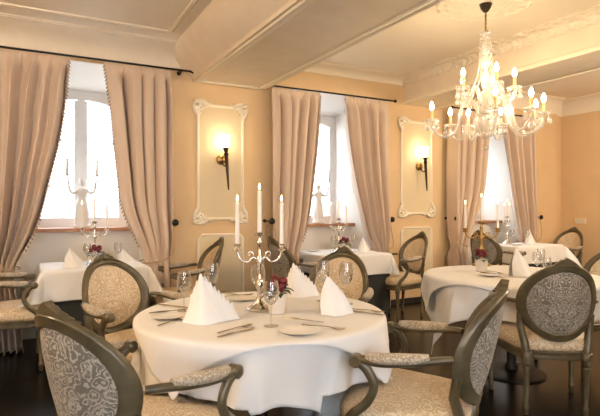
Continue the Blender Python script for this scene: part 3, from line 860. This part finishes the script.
# ------------------------------------------------------------------ napkins
def napkin_mesh(fan):
    mb = MB()
    def sheet(ax, az, bl, br, y0, bulge, yt, belly=.010, th=.003):
        def surf(u, v, d):
            k = 1-.93*v
            bx = bl+(br-bl)*u; by = y0-bulge*math.sin(PI*u)
            x = ax+(bx-ax)*k + belly*math.sin(PI*v)*(2*u-1)
            return (x, yt+(by-yt)*k+d, az*(1-k) + .004*math.sin(PI*u)*v)
        mb.grid(lambda u, v: surf(u, v, 0), 12, 12); mb.grid(lambda u, v: surf(u, v, th), 12, 12)
    if fan:
        sheet(-.026, .168, -.095, .062, -.016, .050, .006, -.010)
        for k in range(8):
            sheet(-.034+.017*k, .190-.0185*k, -.078+.013*k, .052+.009*k, -.010+.006*k, .034, .008+.006*k, -.003)
        sheet(-.02, .175, -.085, .085, .040, -.04, .026, -.006)
        for k in range(3): sheet(-.046-.012*k, .160-.028*k, -.100, .01, .002+.007*k, .02, .016+.006*k, -.006)
    else:
        sheet(-.030, .200, -.062, .070, -.014, .050, .002, .016)
        sheet(-.020, .192, -.050, .088, -.004, .030, .012, .022)
        sheet(-.002, .172, -.045, .100, .006, .018, .020, .018)
        sheet(.018, .146, -.040, .108, .012, .018, .026, .012)
        sheet(-.020, .190, -.064, .086, .034, -.040, .022, .012)
    return mb
NAP = [napkin_mesh(True).mesh('napkin', M['napkin'], 60), napkin_mesh(False).mesh('napkin', M['napkin'], 60)]
def napkin(label, loc, rz, which=0, k=1.0):
    o = bpy.data.objects.new('folded_napkin', NAP[which]); COL.objects.link(o)
    o.location = loc; o.rotation_euler = (0, 0, rz); o.scale = (k,)*3
    return tag(o, label, 'napkin', 'white napkins folded upright')
napkin('white napkin folded into a pleated fan, front left of the front table', P(209, 321, ZT), CAM_R+.1, 0, 1.22)
napkin('smooth upright white napkin at the right of the front table', P(333, 314, ZT), CAM_R+.1, 1, .98)
napkin('white pleated napkin behind the roses at the back of front table', P(299, 296, ZT), CAM_R-.1, 0, 1.08)
napkin('upright white napkin on the left of the right round table', P(520, 276, ZT), CAM_R+.2, 1, 1.1)
napkin('white napkin on the right round table behind the nearest chair', P(569, 270, ZT), CAM_R-.2, 1, 1.05)
napkin('white napkin on the left end of the leftmost window table', (.36, 4.90, ZW), .2, 0, .95)
napkin('white napkin on the right end of the leftmost window table', (.80, 5.02, ZW), -.4, 0, .85)
napkin('white napkin on the right of the middle window table', (3.55, 4.93, ZW), 0, 0, .95)
napkin('white napkin beside the glasses on the far right window table', (6.50, 4.88, ZW), 0, 0, 1.15)

# ------------------------------------------------------------------ rose pots
def make_rosepot(label, loc):
    r = thing('rose_pot', label, 'flowers', loc, 0, 'small pots of red roses'); r.scale = (1.3,)*3
    MB().lathe([(0,0),(.030,0),(.032,.004),(.040,.072),(.042,.076),(.038,.076),(.034,.064),(0,.064)], 24).build('pot', M['pot'], r, smooth=40)
    rnd = random.Random(5)
    for i, (x, y, z, s) in enumerate(((-.018,-.015,.118,.024),(.020,-.012,.122,.025),(0,.018,.128,.024),(.004,-.026,.105,.018),(-.03,.012,.108,.018),(.034,.014,.108,.018))):
        b = MB().ball((x,y,z), s*.72, 12, 8)
        for k in range(9):
            a = k*2.4; rr = s*(.35+.07*k); 
            Mt = Matrix.Translation((x+rr*.55*math.cos(a), y+rr*.55*math.sin(a), z+s*.25-.0022*k)) @ Matrix.Rotation(a, 4, 'Z') @ Matrix.Rotation(math.radians(62-3*k), 4, 'Y')
            b.ball((0,0,0), s*.55, 8, 5, Mt, sx=1, sy=1, sz=.22)
        b.build('rose', M['rose'], r, smooth=True)
    for k in range(9):
        a = k*2*PI/9+.3; l = MB()
        def fn(u, v, a=a, k=k):
            w = .014*math.sin(PI*min(1, v*1.02))*(2*u-1); d = .02+.045*v; zz = .074+.03*v-.035*v*v+.012*math.sin(k)
            return (d*math.cos(a)-w*math.sin(a), d*math.sin(a)+w*math.cos(a), zz+abs(2*u-1)*.003)
        l.grid(fn, 4, 7); o = l.build('leaf', M['leaf'], r, smooth=True); solid(o, .0012)
    return r
RP = make_rosepot('small pale pot of red roses beside the front candelabrum', P(277, 313, ZT))
dup(RP, 'small pale pot of red roses on the right round table', P(481.5, 271, ZT), 1.0)
dup(RP, 'small pot of red roses on the leftmost window table', (.55, 4.98, ZW), .5)
dup(RP, 'small pot of red roses on the middle window table', (3.26, 4.93, ZW), 2.0)

# ------------------------------------------------------------------ plates and cutlery
def make_plate(label, loc, k=1.0):
    o = MB().lathe([(0,.004),(.045,.004),(.052,.006),(.078,.012),(.080,.014),(.076,.0145),(.050,.009),(0,.008)][::-1] + [(0,.0)], 36).build('side_plate', M['plate'], None, smooth=40, loc=loc)
    MBp = o; o.scale = (k, k, k); return tag(o, label, 'plate', 'white side plates')
PL = make_plate('white bread plate in front of the right napkin on the front table', P(299, 333, ZT))
def plate(label, loc, k=1.0):
    o = PL.copy(); COL.objects.link(o); o.location = loc; o.scale = (k,)*3
    return tag(o, label, 'plate', 'white side plates')
plate('white bread plate left of the fan napkin on the front table', P(168, 318, ZT))
plate('white bread plate under cutlery on the right round table', P(489, 276, ZT))
plate('white bread plate at the back of the front table', P(243, 300, ZT))
plate('white plate on the left end of the middle window table', (3.00, 5.22, ZW))
plate('white plate on the left of the far right window table', (6.0, 4.74, ZW))

def knife_mesh():
    mb = MB()
    mb.tube(spline([(-.105,0,.004),(-.06,0,.0045),(-.02,0,.0045),(.0,0,.004)], 4), [.004+.0022*math.sin(PI*min(1, i/10)) for i in range(13)], 8, flat=.6)
    mb.prism([(0,-.005),(.02,-.008),(.08,-.009),(.105,-.004),(.112,.004),(.09,.006),(0,.005)], 'z', .003, .005)
    return mb.mesh('knife', M['steel'], 40)
def fork_mesh():
    mb = MB()
    mb.tube(spline([(-.10,0,.004),(-.06,0,.005),(-.02,0,.006),(.03,0,.008)], 4), [.0055-.0025*i/12 for i in range(13)], 8, flat=.45)
    mb.grid(lambda u, v: (.028+.03*v, (2*u-1)*(.003+.009*math.sin(v*PI/2)), .008-.004*v), 6, 6)
    mb.grid(lambda u, v: (.028+.03*v, (2*u-1)*(.003+.009*math.sin(v*PI/2)), .0065-.004*v), 6, 6)
    for k in range(4):
        y = -.0105+.007*k
        mb.tube([(.056,y,.0035),(.075,y,.003),(.10,y,.0065)], [.0018,.0017,.0009], 6)
    return mb.mesh('fork', M['steel'], 40)
KM, FM = knife_mesh(), fork_mesh()
def cutlery(kind, label, loc, rz, k=1.0):
    o = bpy.data.objects.new('knife' if kind == 'k' else 'fork', KM if kind == 'k' else FM); COL.objects.link(o)
    o.location = loc; o.rotation_euler = (0, 0, rz); o.scale = (k,)*3
    return tag(o, label, kind == 'k' and 'knife' or 'fork', 'table cutlery')
def ang(u0, v0, u1, v1, h=ZT):
    a, b = P(u0, v0, h), P(u1, v1, h); return math.atan2(b.y-a.y, b.x-a.x), (a+b)/2
def lay(kind, label, u0, v0, u1, v1, dz=0, k=1.0):
    a, m_ = ang(u0, v0, u1, v1); m_.z += dz; return cutlery(kind, label, m_, a, k)
lay('k', 'knife in front of the fan napkin, nearer of the two', 217, 338, 255, 328)
lay('f', 'fork in front of the fan napkin, farther of the two', 217, 334, 252, 325)
lay('k', 'knife across the bread plate by the front right napkin', 283, 321, 322, 326, .0145)
lay('f', 'fork lying right of the bread plate by front right napkin', 303, 326, 344, 330, .001)
lay('k', 'knife at the right rim of the front table', 355, 312, 378, 315)
lay('f', 'fork at the right rim of the front table', 354, 310, 376, 312)
lay('k', 'knife left of the fan napkin at the left table rim', 160, 305, 186, 308)
lay('k', 'knife on the bread plate left of the fan napkin', 157, 316, 184, 313, .0145)
lay('f', 'fork below the bread plate left of the fan napkin', 160, 326, 184, 318)
lay('k', 'knife at the back left of the front table', 218, 291, 240, 296)
lay('f', 'fork at the back of the front table behind the candelabrum', 224, 297, 250, 295)
lay('k', 'knife on the bread plate of the right round table', 484, 275, 502, 277, .0145)
lay('f', 'fork beside the bread plate of the right round table', 487, 271, 503, 274)

# ------------------------------------------------------------------ figurine candle holders on the sills
def make_figurine(label, loc, rz):
    r = thing('candle_figurine', label, 'figurine', loc, rz, 'white figurine candle holders'); r.scale = (1.1, 1.1, 1.07)
    mb = MB()
    # draped skirt, torso, neck and head as one loft
    prof = [(.072,.0),(.074,.02),(.066,.03),(.060,.06),(.058,.14),(.052,.21),(.042,.26),(.034,.285),(.036,.31),(.044,.345),(.046,.37),(.036,.388),(.017,.395),(.013,.405),(.015,.412),(.024,.425),(.028,.445),(.027,.462),(.018,.476),(0,.481)]
    vs, fs = [], []; seg = 40
    for (rr, z) in prof:
        fold = .10*sstep(.30, .10, z)*(1 if z > .03 else 0)
        for i in range(seg):
            a = 2*PI*i/seg; q = rr*(1+fold*math.sin(9*a+z*14))
            vs.append((q*math.cos(a)*1.05, q*math.sin(a)*(.82 if z > .25 and z < .39 else 1), z))
    for k in range(len(prof)-1):
        for i in range(seg):
            j = (i+1) % seg; fs.append((k*seg+i, k*seg+j, (k+1)*seg+j, (k+1)*seg+i))
    fs.append(tuple(range(seg-1, -1, -1)))
    mb.add(vs, fs)
    mb.ball((0, .014, .452), .027, 12, 8); mb.ball((0, .03, .46), .016, 10, 6)      # hair and bun
    mb.ball((0, -.028, .446), .006, 8, 5)                                            # nose
    for s in (-1, 1):
        mb.tube(spline([(s*.036,0,.368),(s*.075,-.01,.335),(s*.105,-.02,.355),(s*.118,-.02,.42),(s*.125,-.02,.455)], 6), [.017-.008*i/24 for i in range(25)], 10)
        mb.ball((s*.126,-.02,.46), .012, 8, 6)
    body = mb.build('figure', M['porc'], r, smooth=True)
    m_ = body.modifiers.new('fuse', 'REMESH'); m_.mode = 'VOXEL'; m_.voxel_size = .005; m_.use_smooth_shade = True
    sm = body.modifiers.new('soft', 'SMOOTH'); sm.iterations = 3; sm.factor = .5
    for s in (-1, 1):
        a = MB().tube(spline([(s*.126,-.02,.44),(s*.126,-.02,.47),(s*.132,-.02,.50)], 4), .007, 8)
        a.lathe([(0,.495),(.010,.50),(.024,.515),(.026,.522),(.012,.526),(.017,.545),(.018,.555),(0,.556)], 16, Matrix.Translation((s*.132,-.02,0)))
        ao = a.build('candle_cup', M['porc'], r, smooth=40)
        MB().lathe([(0,.553),(.0125,.553),(.0125,.66),(.008,.666),(0,.668)], 14, Matrix.Translation((s*.132,-.02,0))).build('candle', M['wax'], ao, smooth=40)
    return r
f1 = make_figurine('white figurine with two raised candles on the leftmost window sill', (.46*K, D+.40, SZ), .1)
dup(f1, 'white figurine with two raised candles on the middle window sill', (3.135*K, D+.42, SZ), -.1)

# ------------------------------------------------------------------ chandelier
ch = thing('chandelier', 'crystal chandelier with lit candle bulbs hanging from the cream ceiling', 'chandelier', (CH[0], CH[1], CZ2-.02*K)); ch.scale = (K,)*3
def zl(h): return h-2.89
MB().lathe([(0, zl(2.825)), (.010, zl(2.825)), (.024, zl(2.838)), (.040, zl(2.862)), (.046, zl(2.885)), (.050, 0), (0, 0)], 24).build('canopy', M['dark'], ch, smooth=40)
c = MB().tube([(0,0,zl(2.82)), (0,0,zl(2.66))], .0045, 8)
for k in range(5):
    zc = zl(2.80)-.03*k
    c.tube([(.009*math.cos(a)*(k % 2), .009*math.cos(a)*(1-k % 2), zc+.018*math.sin(a)) for a in [2*PI*i/12 for i in range(13)]], .0022, 6, caps=False)
c.build('chain', M['brass'], ch, smooth=True)
colp = [(0,2.67),(.055,2.67),(.060,2.655),(.035,2.64),(.022,2.62),(.018,2.60),(.032,2.57),(.040,2.54),(.034,2.505),(.018,2.49),(.030,2.475),(.048,2.45),(.050,2.43),(.034,2.405),(.018,2.395),(.018,2.36),(.034,2.34),(.042,2.30),(.038,2.25),(.022,2.22),(.040,2.20),(.050,2.17),(.048,2.12),(.034,2.09),(.06,2.08),(.07,2.06),(.06,2.04),(.03,2.03)]
MB().lathe([(r*.78, zl(h)) for r, h in colp], 24, flute=.06, nfl=12).build('glass_column', M['crystal'], ch, smooth=50)
MB().lathe([(.03, zl(2.03)),(.07, zl(2.02)),(.088, zl(1.99)),(.085, zl(1.95)),(.06, zl(1.91)),(.025, zl(1.885)),(.02, zl(1.87)),(.03, zl(1.855)),(.018, zl(1.835)),(0, zl(1.83))], 28, flute=.05, nfl=14).build('glass_bowl', M['crystal'], ch, smooth=50)
b = MB().tube([(0,0,zl(1.835)),(0,0,zl(1.785))], .004, 8); b.ball((0,0,zl(1.765)), .024, 14, 10)
b.build('finial_ball', M['crystal'], ch, smooth=True)
drop_me = None
def drop_mesh():
    m_ = MB()
    m_.ball((0,0,-.006), .0055, 8, 5); m_.ball((0,0,-.020), .0055, 8, 5)
    m_.lathe([(0,-.062),(.006,-.057),(.0085,-.048),(.006,-.038),(0,-.027)], 8)
    return m_.mesh('crystal_drop', M['crystal'], 30)
DROP = drop_mesh()
def ch_arm(phi, path, rp, hp, hs, nd=8):
    d = Vector((math.cos(phi), math.sin(phi), 0))
    pts = spline([d*r + Vector((0,0,zl(h))) for r, h in path], 7)
    a = MB().tube(pts, [.0135-.003*i/(len(pts)-1) for i in range(len(pts))], 10).build('arm', M['crystal'], ch, smooth=True)
    q = d*rp + Vector((0,0,zl(hp))); T = Matrix.Translation(q)
    MB().lathe([(.006,-.03),(.014,-.02),(.010,-.008),(.030,-.002),(.050,.008),(.053,.013),(.048,.011),(.028,.003),(.014,.004),(.016,.020),(0,.020)], 24, T, .05, 12).build('drip_pan', M['crystal'], a, smooth=50)
    MB().lathe([(.0115,.016),(.0115,.016+hs),(0,.016+hs)], 14, T).build('candle_sleeve', M['sleeve'], a, smooth=40)
    z0 = .016+hs
    MB().lathe([(.007,z0),(.012,z0+.008),(.0165,z0+.024),(.014,z0+.040),(.008,z0+.056),(.003,z0+.066),(0,z0+.068)], 12, T).build('bulb', M['bulb'], a, smooth=True)
    for k in range(nd):
        t = 2*PI*k/nd + phi
        o = bpy.data.objects.new('crystal_drop', DROP); COL.objects.link(o); o.parent = a; o.scale = (1.35,)*3
        o.location = q + Vector((.048*math.cos(t), .048*math.sin(t), .008))
# angles measured from the direction facing the camera, clockwise as seen in the picture
def phi_of(deg):
    b = math.atan2(CH[0], CH[1]); d = math.radians(deg)     # b: bearing of the chandelier from the viewer
    return math.atan2(-math.cos(d)*math.cos(b)-math.sin(d)*math.sin(b), -math.cos(d)*math.sin(b)+math.sin(d)*math.cos(b))
for dgr in (9, 48, 84, 115, 163, 200, 224, 272):
    ch_arm(phi_of(dgr), [(.05,2.03),(.085,2.12),(.135,2.155),(.175,2.10),(.195,2.00),(.225,1.91),(.285,1.865),(.35,1.875),(.395,1.925),(.41,1.98)], .41, 1.995, .075)
for dgr in (-51, 21, 93, 165, 237):
    ch_arm(phi_of(dgr), [(.04,2.10),(.07,2.21),(.105,2.235),(.13,2.17),(.16,2.115),(.195,2.14),(.21,2.20)], .21, 2.215, .075)
for k in range(10):
    t = 2*PI*k/10+.2; s = MB()
    for i in range(26):
        w = i/25; r = .042+.07*w**2.6; h = 2.655-.42*w-.06*math.sin(PI*w)
        s.ball((r*math.cos(t), r*math.sin(t), zl(h)), .0062, 6, 4)
    s.build('bead_strand', M['crystal'], ch, smooth=True)
for k in range(12):
    t = 2*PI*k/12
    o = bpy.data.objects.new('crystal_drop', DROP); COL.objects.link(o); o.parent = ch
    o.location = (.062*math.cos(t), .062*math.sin(t), zl(1.915))
for k in range(12):
    t = 2*PI*k/12+.26
    o = bpy.data.objects.new('crystal_drop', DROP); COL.objects.link(o); o.parent = ch
    o.location = (.064*math.cos(t), .064*math.sin(t), zl(2.05))

# ------------------------------------------------------------------ outside: street and house opposite
mb = MB().box(-14, 26, D+.63, 24, -.6, -.5); struct(mb.build('street_ground', M['ground']))
hs = thing('townhouse', 'pale townhouse across the street seen through the windows', 'building', (6, 13, -.5))
MB().box(-13, 13, 0, 6, 0, 5.6).build('wall', M['facade'], hs)
for fl in range(2):
    for k in range(11):
        x = -11.5+2.3*k; z = .9+2.6*fl
        f_ = MB().box(x-.6, x+.6, -.06, .0, z-.1, z+1.6); wn = f_.build('window_frame', M['facade'], hs)
        MB().box(x-.48, x+.48, -.07, -.058, z, z+1.5).build('window_glass', M['fwin'], wn)
MB().prism([(-.4, 5.6), (6.4, 5.6), (3, 7.4)], 'x', -13.2, 13.2).build('roof', M['facade'], hs)

# ------------------------------------------------------------------ light
w = bpy.data.worlds.new('overcast_sky'); sc.world = w; w.use_nodes = True
bg = w.node_tree.nodes['Background']; bg.inputs['Color'].default_value = (.86, .93, 1.0, 1); bg.inputs['Strength'].default_value = 11
# added warm fill lights out of view, to brighten ceilings and walls
def lamp(name, loc, e, r=.22, col=(1, .80, .55)):
    l = bpy.data.lights.new(name, 'POINT'); l.energy = e; l.shadow_soft_size = r; l.color = col
    o = bpy.data.objects.new(name, l); COL.objects.link(o); o.location = loc
lamp('left_bay_fill', (-1.5, 2.4, 2.5), 85)
lamp('right_bay_fill', (6.2, 1.9, 2.45), 150, .22, (1, .85, .66))
lamp('rear_bay_fill', (3.2, -.2, 2.6), 42)

# ------------------------------------------------------------------ camera
cam = bpy.data.cameras.new('camera'); cam.sensor_width = 36; cam.lens = F/600*36; cam.shift_y = -1/600.0
co = bpy.data.objects.new('camera', cam); COL.objects.link(co)
co.location = (0, 0, H); co.rotation_euler = (PI/2, 0, -YAW); cam.clip_start = .05
sc.camera = co
sc.view_settings.view_transform = 'Standard'; sc.view_settings.look = 'None'
sc.view_settings.exposure = 0.46; sc.view_settings.gamma = 1.0; sc.view_settings.use_curve_mapping = False
cy = sc.cycles
cy.use_denoising = True; cy.max_bounces = 10; cy.diffuse_bounces = 5; cy.glossy_bounces = 4; cy.transparent_max_bounces = 24
cy.sample_clamp_indirect = 4.0; cy.caustics_reflective = False; cy.caustics_refractive = False
